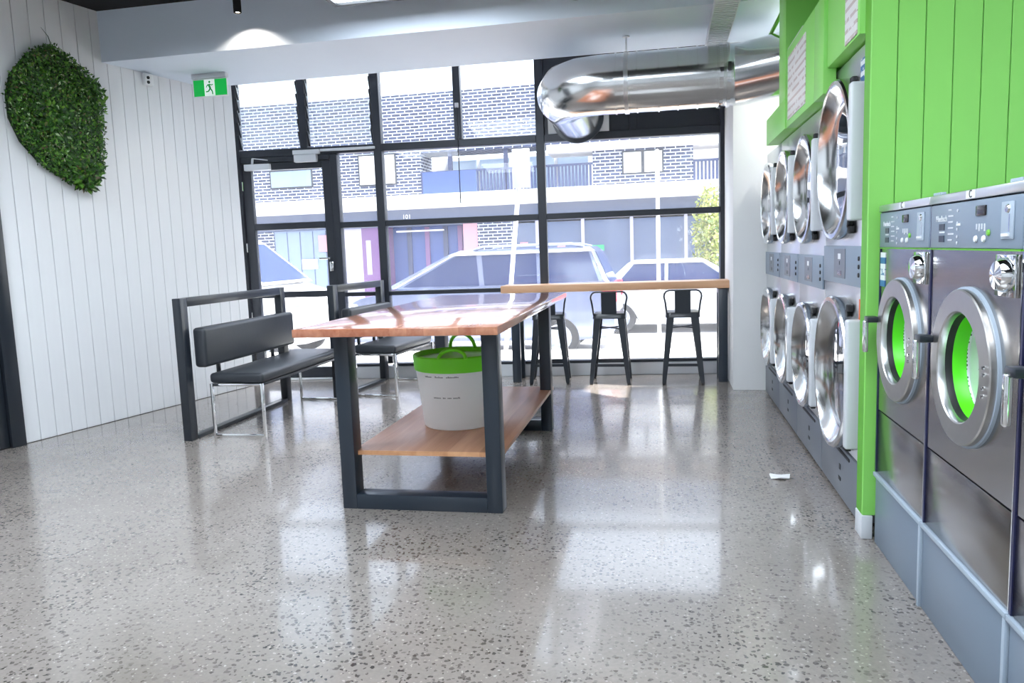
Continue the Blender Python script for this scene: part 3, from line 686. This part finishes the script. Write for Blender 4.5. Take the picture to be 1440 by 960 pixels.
# ------------------------------------------------------------------ machines
def dryer(label, y0, y1, H, R, zu, zl):
    w = (y1-y0)/2-.003
    t = thing('stacked_dryer', label, 'dryer', (.94, (y0+y1)/2, 0), 0, 'stacked tumble dryers in a row along the right side')
    B().bbox(.0, .95, -w, w, .305, H-.006, .005).build('body', M_steel_l, t)
    dw = B().bbox(-.008, .90, -w, w, .02, .30, .005).build('lint_drawer', M_dgrey, t)
    B().box(-.012, -.0085, -w*.55, w*.45, .268, .284).build('drawer_slot', M_rubber, dw)
    B().box(-.0105, -.0085, -.05, -.02, .17, .20).build('drawer_label', M_rubber, dw); B().box(-.0105, -.0085, -.06, -.01, .11, .13).build('drawer_label', M_rubber, dw)
    mid = (zu+zl)/2+.015
    cp = B().bbox(-.012, -.001, -w+.01, w-.01, mid-.10, mid+.10, .003).build('control_panel', M_panel, t)
    B().box(-.014, -.0125, -.10, .16, mid-.07, mid+.085).build('payment_plate', M_dgrey, cp)
    B().box(-.0155, -.0142, .0, .06, mid+.03, mid+.06).build('label', M_wtext, cp)
    B().box(-.0155, -.0142, -.02, .07, mid-.055, mid-.03).build('display', M_display, cp)
    B().box(-.0155, -.0142, .02, .03, mid+.0, mid+.02).build('coin_slot', M_display, cp)
    for dz in (-.04, .0, .04): B().lathe([(.012, .0), (.010, .006)], 12, Matrix.Translation((-.012, -w+.07, mid+dz)) @ RX, False, True).build('button', M_rubber, cp)
    for z in (zu, zl):
        T = Matrix.Translation((0, .0, z)) @ RX
        d = B().lathe([(R, -.0), (R, .058), (R-.008, .068), (R-.028, .070), (R-.034, .066)], 80, T).build('door', M_duct, t)
        B().lathe([(R-.034, .066), (R-.060, .030), (R-.095, .006)], 80, T).build('inner_ring', M_duct, d)
        B().lathe([(R-.095, .006), (R-.12, .016), (R-.2, .024), (.001, .028)], 64, T).build('door_glass', M_dglass, d)
        B().bbox(-.075, -.002, -w+.012, -w+.072, z-R*.78, z+R*.78, .012, 3).build('hinge_cover', M_lgrey, d)
        for e in (1, -1): B().bbox(-.03, -.002, -R*.62, -R*.5, z+e*(R*.88)-.018, z+e*(R*.88)+.018, .006).build('latch', M_rubber, d)
    return t
ys = [7.38, 6.517, 5.654, 4.79]
lab = ['stacked steel dryer at the far end beside the white pillar', 'stacked steel dryer, second from the white pillar', 'stacked steel dryer, third from the white pillar']
for (a, b), l in zip(zip(ys[1:], ys), lab): dryer(l, a, b, 2.2, .345, 1.735, .672)
nd = dryer('largest stacked steel dryer, next to the green cross wall', 3.87, 4.785, 2.325, .41, 1.82, .705)
nc = (3.87+4.785)/2
B().box(-.003, -.0005, 3.885-nc, 4.02-nc, 2.02, 2.26).build('instruction_sticker', M_bluepr, nd)['label'] = 'blue and white instruction sticker'
B().box(-.003, -.0005, 3.885-nc, 3.97-nc, 1.02, 1.12).build('warning_sticker', M_redpr, nd)['label'] = 'small orange red sticker'

def washer(label, y0, y1, first=False):
    w = (y1-y0)/2-.002
    t = thing('front_load_washer', label, 'washing machine', (.956, (y0+y1)/2, 0), 0, 'front loading washers on blue grey plinths')
    zc, Ro = .992, .252
    pl = B().bbox(.0, .90, -w, w, 0, .333, .004).build('plinth', M_plinth, t)
    B().bbox(-.012, .006, -w, w, .322, .340, .002).build('top_edge', M_plinthtrim, pl); B().bbox(-.011, .004, -w-.001, -w+.018, .0, .3215, .002).build('corner_trim', M_plinthtrim, pl)
    b = B()
    # shell with an open round port
    b.plate_hole(-w+.006, w-.006, .640, 1.366, 0, zc, .20, .0)
    b.box(.0005, .02, -w+.006, -w+.0065, .64, 1.366)
    b.build('front_panel', M_steel, t, smooth=0)
    B().bbox(.0, .014, -w+.006, w-.006, .342, .634, .003).build('lower_panel', M_steel, t)
    sh = B(); sh.face([(.0, -w, .341), (.9, -w, .341), (.9, -w, 1.53), (.0, -w, 1.53)]); sh.face([(.0, w, .341), (.0, w, 1.53), (.9, w, 1.53), (.9, w, .341)]); sh.face([(.9, -w, .341), (.9, w, .341), (.9, w, 1.53), (.9, -w, 1.53)])
    sh.build('side_panels', M_steel, t, smooth=0)
    B().box(-.003, .012, -w, -w+.006, .342, 1.52).build('edge_strip', M_chrome, t); B().box(-.004, .012, w-.012, w, .342, 1.52).build('edge_strip', M_navy, t)
    cp = B().bbox(-.006, .03, -w+.007, w-.007, 1.372, 1.522, .004).build('control_panel', M_panel, t)
    B().box(-.008, .02, -w+.006, w-.006, 1.3665, 1.3715).build('lime_strip', M_greend, t)
    tp = B().bbox(-.010, .90, -w, w, 1.526, 1.556, .004).build('top_cover', M_steel_l, t)
    B().box(-.0125, -.0105, -.045, .025, 1.529, 1.553).build('letter_plate', M_wtext, tp)
    text('C', .034, FACE_NEGX(-.0132, -.012, 1.541), M_blackink, tp, 'letter')
    B().lathe([(.04, 0), (.04, .006)], 20, Matrix.Translation((.14, .0, 1.556)), False, True).prism([(.12, -.05, 1.556), (.12, .05, 1.556), (.12, .04, 1.585), (.12, -.04, 1.585)], (.02, 0, 0)).build('top_bracket', M_plinthtrim, t)
    # control panel details; +y is the far (left in view) side
    x = -.0072
    text('Huebsch', .030, FACE_NEGX(x, w-.115, 1.472), M_wtext, cp)
    for dz in (1.445, 1.405): B().box(x-.001, x+.001, w-.145, w-.095, dz-.012, dz+.010).build('badge', M_frame2, cp)
    B().box(x-.001, x+.001, w-.145, w-.10, 1.424, 1.429).build('badge_line', M_wtext, cp)
    for i in range(6):
        z = 1.50-i*.02; L_ = (.03, .045, .04, .045, .05, .04)[i]
        B().box(x-.0006, x+.001, w-.18-L_, w-.18, z-.0025, z+.0025).build('printed_line', M_lgrey, cp)
    for z in (1.495, 1.455, 1.435, 1.41, 1.39): B().lathe([(.005, 0), (.005, .002)], 10, Matrix.Translation((x, w-.265, z)) @ RX, False, True).build('indicator', M_lgrey, cp)
    B().box(x-.001, x+.001, w-.29, w-.255, 1.446, 1.454).build('printed_line', M_wtext, cp)
    B().bbox(x-.003, x+.001, -w+.245, -w+.32, 1.472, 1.503, .002).build('display', M_display, cp)
    for i in range(4): B().box(x-.0006, x+.001, -w+.25+i*.02, -w+.258+i*.02, 1.425+.006*(i % 2), 1.448).build('printed_line', M_lgrey, cp)
    for y_ in (.255, .315): B().lathe([(.011, 0), (.009, .005)], 14, Matrix.Translation((x, -w+y_, 1.402)) @ RX, False, True).build('button', M_wtext, cp)
    B().lathe([(.010, 0), (.008, .005)], 14, Matrix.Translation((x, -w+.222, 1.42)) @ RX, False, True).build('start_button', M_greenled, cp)
    cm = B().bbox(x-.003, x+.001, -w+.055, -w+.135, 1.40, 1.505, .002).build('coin_plate', M_plinthtrim, cp)
    B().lathe([(.013, .003), (.010, .008)], 16, Matrix.Translation((x, -w+.09, 1.485)) @ RX, False, True).build('coin_lock', M_chrome, cm)
    B().box(x-.006, x-.003, -w+.072, -w+.077, 1.42, 1.47).build('coin_slot', M_chrome, cm); B().box(x-.008, x-.003, -w+.075, -w+.12, 1.408, 1.416).build('coin_return', M_wtext, cm)
    # soap dispenser
    sd = B().bbox(-.012, -.0, -w+.025, -w+.155, 1.238, 1.357, .002).build('soap_dispenser', M_chrome, t)
    B().lathe([(.050, .0), (.048, .012), (.040, .026), (.001, .032)], 32, Matrix.Translation((-.012, -w+.085, 1.30)) @ RX).build('dispenser_scoop', M_chrome, sd)
    # door
    T = Matrix.Translation((0, 0, zc)) @ RX
    d = B().lathe([(Ro, .001), (Ro, .026), (Ro-.004, .030), (.182, .033), (.178, .029)], 72, T).build('door', M_ring, t)
    B().lathe([(Ro+.008, -.002), (Ro+.008, .010), (Ro, .010)], 72, T).build('door_seat', M_plinthtrim, t)
    B().lathe([(.178, .029), (.176, .024), (.174, .008)], 64, T).build('inner_rim', M_steel_l, d)
    B().lathe([(.174, .008), (.172, .004), (.170, -.014)], 64, T).build('gasket', M_rubber, d)
    B().lathe([(.170, -.014), (.169, -.017), (.165, -.052), (.162, -.056)], 64, T).build('lime_ring', M_limer, d)
    B().lathe([(.162, -.056), (.158, -.062), (.10, -.060), (.001, -.056)], 48, T).build('drum_bowl', M_perf, d)
    B().lathe([(.19, .0), (.20, -.12), (.20, -.45), (.001, -.45)], 48, T).build('drum', M_tank, t)
    hd = B().bbox(-.075, -.028, Ro-.03, Ro+.035, zc+.052, zc+.078, .006).build('handle', M_frame, d)
    B().bbox(-.082, -.06, Ro+.005, Ro+.03, zc-.085, zc+.06, .008, 3).build('grip', M_chrome, hd)
    for dz in (-.055, -.03, .01, .032): B().lathe([(.007, .031), (.006, .036)], 10, Matrix.Translation((0, -.216+abs(dz)*.12, zc+dz)) @ RX, False, True).build('hinge_screw', M_chrome, d)
    return t
w1 = washer('steel front loading washer standing against the green cross wall', 3.025, 3.685)
washer('steel front loading washer with green door ring nearest the picture edge in full', 2.285, 3.024)
washer('steel front loading washer cut off by the right picture edge', 1.545, 2.284)
B().box(-.003, -.0005, .245, .315, 1.20, 1.35).build('instruction_sticker', M_bluepr, w1)['label'] = 'blue and white instruction sticker'

# posters
o = B().box(.860, .8645, 5.05, 5.71, 2.245, 2.665).build('poster', M_poster, None); tag(o, 'tall white printed notice on the green bulkhead above the far dryers', 'poster')
t = thing('poster', 'white printed notice with red corner on the green bulkhead above the near dryer', 'poster', (.8845, 3.98, 2.345))
B().box(-.0045, 0, -.115, .12, 0, .36).build('sheet', M_poster, t); B().box(-.0055, -.0046, .0, .12, .255, .36).build('red_corner', M_redpr, t)
o = B(); 
pm = [( -.05, -.02, .001), (-.01, -.045, .012), (.05, -.03, .004), (.06, .02, .016), (.0, .04, .003), (-.055, .03, .014)]
o.prism([Vector(p) for p in pm], (.004, .0, .006))
o = o.build('paper_scrap', M_paper, None, loc=(.671, 4.66, .0)); tag(o, 'small crumpled white paper scrap on the floor before the dryers', 'litter')

# ------------------------------------------------------------------ outside
GZ = -.32
struct(B().box(-30, 25, 8.62, 11.0, GZ-.2, -.06).build('footpath', M_conc, smooth=0))
struct(B().box(-30, 25, 11.0, 17.2, GZ-.3, GZ).build('street', M_road, smooth=0))
struct(B().box(-30, 25, 17.2, 18.95, GZ-.3, GZ+.14).build('footpath_far', M_conc, smooth=0))
bd = thing('apartment_building', 'blue brick apartment building with white canopy across the street', 'building', (-4, 19, GZ))
def bb(name, x0, x1, y0, y1, z0, z1, m, parent=None): return B().box(x0+4, x1+4, y0-19, y1-19, z0-GZ, z1-GZ).build(name, m, parent or bd, smooth=0)
bb('brick_wall', -22, -6.05, 19, 20, 2.9, 5.42, M_brick)
bb('brick_wall', -6.05, 8, 19, 20, 3.94, 5.42, M_brick)
bb('brick_wall', -1.66, .73, 19, 20, 2.85, 3.74, M_brick)
bb('white_band', -2.78, 8, 18.9, 20, 3.74, 3.935, M_bwhite)
bb('balcony_back_wall', -6.05, 8, 20.4, 20.6, 2.85, 3.95, M_bwhite)
for a, b in ((-5.7, -4.9), (-4.8, -4.0), (-3.6, -2.8), (-2.7, -1.9)): bb('balcony_door', a, b, 20.33, 20.4, 2.9, 3.85, M_balglass)
bb('balcony_post', -5.35, -5.25, 19.1, 19.2, 2.9, 3.94, M_slat)
bb('balcony_post', -3.9, -3.8, 19.1, 19.2, 2.9, 3.94, M_slat)
bb('canopy', -22, 8, 18.55, 20, 2.55, 2.88, M_bwhite)
bb('fascia', -22, 8, 19.05, 20, 2.12, 2.55, M_bdark)
def window(x0, x1, z0, z1, n, m=M_blind):
    f = bb('window', x0, x1, 18.97, 19.0, z0, z1, M_alu); d = (x1-x0)/n
    for i in range(n): bb('pane', x0+i*d+.04, x0+(i+1)*d-.04, 18.955, 18.969, z0+.04, z1-.04, m, None).parent = f
for a in ((-10.24, -9.02, 3.24, 3.73, 1, M_bgrey), (-7.73, -6.70, 3.19, 3.99, 2, M_blind), (-.95, .04, 3.13, 3.69, 2, M_blind), (-13.2, -12.2, 3.2, 3.9, 2, M_blind)): window(*a)
def balustrade(x0, x1, z0, z1):
    b = B(); n = int((x1-x0)/.085)
    for i in range(n): x = x0+(x1-x0)*i/n; b.box(x+4, x+.05+4, -.02, .02, z0-GZ, z1-GZ-.05)
    b.box(x0+4, x1+4, -.03, .03, z1-GZ-.05, z1-GZ)
    stuff(b.build('balustrade_slats', M_slat, bd, smooth=0))
balustrade(-6.05, -1.66, 2.89, 3.47); balustrade(.73, 3, 2.89, 3.4)
bb('solid_balustrade', -6.0, -4.6, 18.96, 18.985, 2.9, 3.45, M_bblue)
# ground floor
bb('roller_door', -22, -10.3, 19.1, 20, GZ, 2.12, M_brick); bb('grey_door_panel', -10.3, -8.42, 19.1, 20, GZ, 2.12, M_bgrey)
for i in range(5): bb('panel_joint', -10.3+.37*i, -10.28+.37*i, 19.085, 19.1, GZ, 2.1, M_bdark)
bb('notice_board', -9.52, -9.08, 19.06, 19.085, 1.10, 1.36, M_blind); bb('meter_box', -9.0, -8.5, 19.04, 19.085, 1.55, 1.98, M_bpink)
bb('pale_panel', -8.42, -7.8, 19.1, 20, GZ, 2.12, M_bpale); bb('mauve_panel', -7.8, -7.15, 19.1, 20, GZ, 2.12, M_bpurp); bb('door_slot', -7.68, -7.55, 19.08, 19.1, .9, 1.8, M_bpale)
bb('garage_recess', -7.15, -5.0, 19.6, 20, GZ, 2.12, M_bblue); bb('garage_side', -7.15, -7.1, 19.1, 19.6, GZ, 2.12, M_bpurp)
for i, x in enumerate((-6.7, -6.2, -5.7, -5.3)): bb('garage_rib', x, x+.12, 19.55, 19.6, GZ, 2.1, M_bpurp if i % 2 else M_slat)
bb('garage_rail', -6.9, -5.6, 19.3, 19.34, 1.98, 2.02, M_bwhite)
bb('pink_pier', -5.0, -4.62, 19.0, 20, GZ, 2.12, M_bpink); bb('brick_pier', -4.62, -3.72, 18.98, 20, GZ, 2.12, M_brick)
for a, b in zip((-3.72, -3.1, -1.95, -.75, .55, 1.6, 3.2), (-3.1, -1.95, -.75, .55, 1.6, 3.2, 6)):
    bb('shop_window', a+.04, b-.04, 19.12, 19.2, GZ+.3, 2.08, M_bglass); bb('shop_mullion', a-.04, a+.04, 19.05, 19.2, GZ, 2.12, M_bpale)
bb('shop_base', -3.72, 6, 19.05, 20, GZ, GZ+.3, M_bdark)
bb('shop_back', -3.72, 8, 19.9, 20.2, GZ, 2.12, M_bdark)
bb('red_notice', -3.55, -3.35, 19.09, 19.118, 1.5, 1.60, M_bpink); bb('red_notice', -2.6, -2.4, 19.09, 19.118, 1.42, 1.54, M_bpink)
bb('shop_sign', -1.86, -1.42, 18.9, 18.95, 1.32, 1.46, M_signg)
text('101', .16, FACE_NEGY(-6.5+4, .03, 2.36-GZ), M_bwhite, bd)

def wheel(t, x, y, rad=.34):
    M = Matrix.Translation((x, y, rad)) @ Matrix.Rotation(PI/2, 4, 'X')
    w_ = B().lathe([(rad*.62, -.1), (rad*.95, -.11), (rad, -.08), (rad, .08), (rad*.95, .11), (rad*.62, .1)], 32, M).build('wheel', M_tyre, t)
    h = B().lathe([(rad*.62, .09), (rad*.5, .07), (rad*.15, .085), (.001, .09)], 20, M)
    for k in range(5):
        a = 2*PI*k/5; h.bar((x+.06*math.cos(a), y-.095, rad+.06*math.sin(a)), (x+rad*.6*math.cos(a), y-.09, rad+rad*.6*math.sin(a)), .012, .05, (math.sin(a), 0, -math.cos(a)))
    h.build('hub', M_silver, w_)
def car(name, label, loc, Wd, body, xb, xr, zb, zr, paint, pill, wheels, cat='car', lights=(), rails=False, rad=.34):
    t = thing(name, label, cat, loc)
    cx = sum(p[0] for p in body)/len(body)
    ring = lambda y, s: [(cx+(x-cx)*s, y, z) for x, z in body]
    B().loft([ring(.0, .98), ring(.07, 1), ring(Wd-.07, 1), ring(Wd, .98)]).build('body', paint, t, smooth=30)
    ins = .17
    lo = [(xb[0], .05, zb), (xb[1], .05, zb), (xb[1], Wd-.05, zb), (xb[0], Wd-.05, zb)]
    md = [(xb[0]+(xr[0]-xb[0])*.9, ins*.85, zr-.07), (xb[1]+(xr[1]-xb[1])*.9, ins*.85, zr-.07), (xb[1]+(xr[1]-xb[1])*.9, Wd-ins*.85, zr-.07), (xb[0]+(xr[0]-xb[0])*.9, Wd-ins*.85, zr-.07)]
    hi = [(xr[0]+.08, ins+.06, zr), (xr[1]-.06, ins+.06, zr), (xr[1]-.06, Wd-ins-.06, zr), (xr[0]+.08, Wd-ins-.06, zr)]
    B().loft([lo, md, hi]).build('cabin', paint, t, smooth=0)
    # side windows as proud panes between pillars
    def sidept(f, h, far=False):   # f along 0..1, h up 0..1 on the near flank
        a = Vector(lo[0]).lerp(Vector(lo[1]), f); b = Vector(md[0]).lerp(Vector(md[1]), f); p = a.lerp(b, h)
        if far: p.y = Wd-p.y+.006
        else: p.y -= .006
        return p
    for far in (False, True):
        for a, b in zip(pill, pill[1:]):
            first, last = a == pill[0], b == pill[-1]
            def topf(f):                      # upright pillars: same x at sill and roof
                x = lo[0][0]+(lo[1][0]-lo[0][0])*f; return min(1, max(0, (x-md[0][0])/(md[1][0]-md[0][0])))
            ta = a if first else topf(a+.012); tb = b if last else topf(b-.012)
            ta, tb = (ta+.012 if first else ta), (tb-.012 if last else tb)
            if tb-ta < .02: ta = max(0, tb-.02)
            q = [sidept(a+.012, .06, far), sidept(b-.012, .06, far), sidept(tb, .97, far), sidept(ta, .97, far)]
            B().prism(q, (0, .004 if not far else -.004, 0)).build('side_window', M_carglass, t, smooth=0)
    for e, nm in ((0, 'windscreen'), (1, 'rear_window')):
        i, j = (0, 3) if e == 0 else (1, 2); sx = -.006 if e == 0 else .006
        q = [Vector(lo[i]).lerp(Vector(md[i]), .06), Vector(lo[j]).lerp(Vector(md[j]), .06), Vector(lo[j]).lerp(Vector(md[j]), .97), Vector(lo[i]).lerp(Vector(md[i]), .97)]
        q = [p+Vector((sx, (.07 if k in (0, 3) else -.07), .004)) for k, p in enumerate(q)]
        B().prism(q, (.004 if e == 0 else -.004, 0, 0)).build(nm, M_carglass, t, smooth=0)
    for far in (False, True):  # chrome tubes added as the bright highlight along pillars and roof edge
        e = [sidept(pill[0]-.02, .02, far), sidept(pill[0]-.02, 1.0, far), sidept(pill[-1]+.01, 1.0, far), sidept(pill[-1]+.01, .02, far)]
        B().tube([p_+Vector((0, -.004 if not far else .004, 0)) for p_ in e], .014, 8).build('highlight_tube', M_chrome, t)
    for x in wheels:
        for y in (.10, Wd-.10): wheel(t, x, y, rad)
    for nm, (x0, x1, z0, z1, m) in lights: 
        for y0, y1 in ((-.004, .22), (Wd-.22, Wd+.004)): B().bbox(x0, x1, y0, y1, z0, z1, .02, 2).build(nm, m, t)
    if rails:
        for y in (ins+.05, Wd-ins-.05): B().tube([(xr[0]+.3, y, zr), (xr[0]+.45, y, zr+.05), (xr[1]-.35, y, zr+.05), (xr[1]-.15, y, zr)], .02, 8).build('roof_rail', paint, t)
    return t
# SUV, nose to the left; x local from 0 (nose) to 4.55
body = [(0, .42), (.02, .72), (.10, .92), (.30, 1.02), (.95, 1.15), (4.42, 1.22), (4.52, 1.0), (4.55, .55), (4.45, .34), (3.98, .30), (3.9, .52), (3.62, .68), (3.35, .52), (3.27, .30), (1.28, .30), (1.2, .52), (.92, .68), (.65, .52), (.57, .30), (.12, .30)]
car('parked_suv', 'dark blue grey sport utility car parked outside the window', (-5.25, 11.8, GZ), 1.85, body, (.75, 4.44), (1.95, 4.18), 1.16, 1.755, M_suv, (.06, .44, .70, .97), (.92, 3.62), lights=(('tail_lamp', (4.30, 4.54, .88, 1.16, M_red)), ('headlamp', (.03, .3, .78, .95, M_lamp))), rails=True)
bodyv = [(-5.0, .4), (-5.0, 1.3), (-1.0, 1.32), (-.75, 1.22), (-.28, 1.08), (-.06, .92), (0, .70), (0, .42), (-.08, .32), (-.55, .30), (-.62, .52), (-.9, .70), (-1.18, .52), (-1.25, .30), (-3.6, .30), (-3.67, .52), (-3.95, .70), (-4.23, .52), (-4.3, .30), (-4.9, .30)]
car('white_van', 'white van with a sloping bonnet seen through the glass door', (-5.71, 11.5, GZ), 1.9, bodyv, (-5.0, -.78), (-4.95, -1.75), 1.30, 2.1, M_van, (.60, .80, .97), (-.9, -3.95), cat='van', lights=(('headlamp', (-.30, -.02, .88, 1.04, M_lamp)),))
bodys = [(0, .42), (.03, .80), (.15, .92), (.95, .98), (3.3, .95), (4.3, .80), (4.45, .62), (4.45, .38), (4.1, .26), (4.0, .45), (3.75, .58), (3.5, .45), (3.4, .26), (1.25, .26), (1.15, .45), (.9, .58), (.65, .45), (.55, .26), (.1, .28)]
car('parked_sedan', 'silver sedan parked across the street behind the sport utility car', (-1.75, 15.2, GZ), 1.75, bodys, (.55, 3.35), (1.1, 2.55), .95, 1.45, M_silver, (.08, .45, .92), (.9, 3.75), lights=(('tail_lamp', (-.01, .1, .66, .84, M_red)),), rad=.31)
t = thing('street_sign', 'leaning white street sign with its blank back towards the shop', 'sign', (-2.02, 10, -.06), 0)
B().tube([(-.10, 0, 0), (.22, 0, 2.78)], .03, 12).build('pole', M_pole, t)
B().bbox(.10, .33, -.045, -.03, 2.28, 2.78, .006).build('plate', M_pole, t)
t = thing('street_pole', 'slim white upright pole on the footpath behind the bar counter', 'pole', (-.06, 10, -.06))
B().tube([(0, 0, 0), (.0, 0, 2.66)], .026, 12).build('shaft', M_pole, t); B().lathe([(.03, 2.66), (.001, 2.68)], 12).build('cap', M_pole, t)
t = thing('street_tree', 'small yellow green street tree at the right edge of the window view', 'tree', (1.05, 17.6, GZ+.14))
B().tube([(0, 0, 0), (.03, 0, 1.2), (-.02, .02, 2.2)], .06, 8, .03).build('trunk', M_bark, t)
vs, fs = [], []
for i in range(2200):
    a = rnd.uniform(0, 2*PI); u = rnd.uniform(-1, 1); q = rnd.random()**.5
    p = Vector((.42*q*math.cos(a)*math.sqrt(1-u*u), .42*q*math.sin(a)*math.sqrt(1-u*u), 1.75+1.15*u*q))
    leaf(p, Vector((rnd.gauss(0, 1), rnd.gauss(0, 1), rnd.gauss(0, 1))), .10, .03, Vector((rnd.gauss(0, 1), rnd.gauss(0, 1), rnd.gauss(0, 1))))
me = bpy.data.meshes.new('foliage'); me.from_pydata(vs, [], fs); me.materials.append(M_treeleaf)
o = bpy.data.objects.new('foliage', me); COL.objects.link(o); o.parent = t; stuff(o)
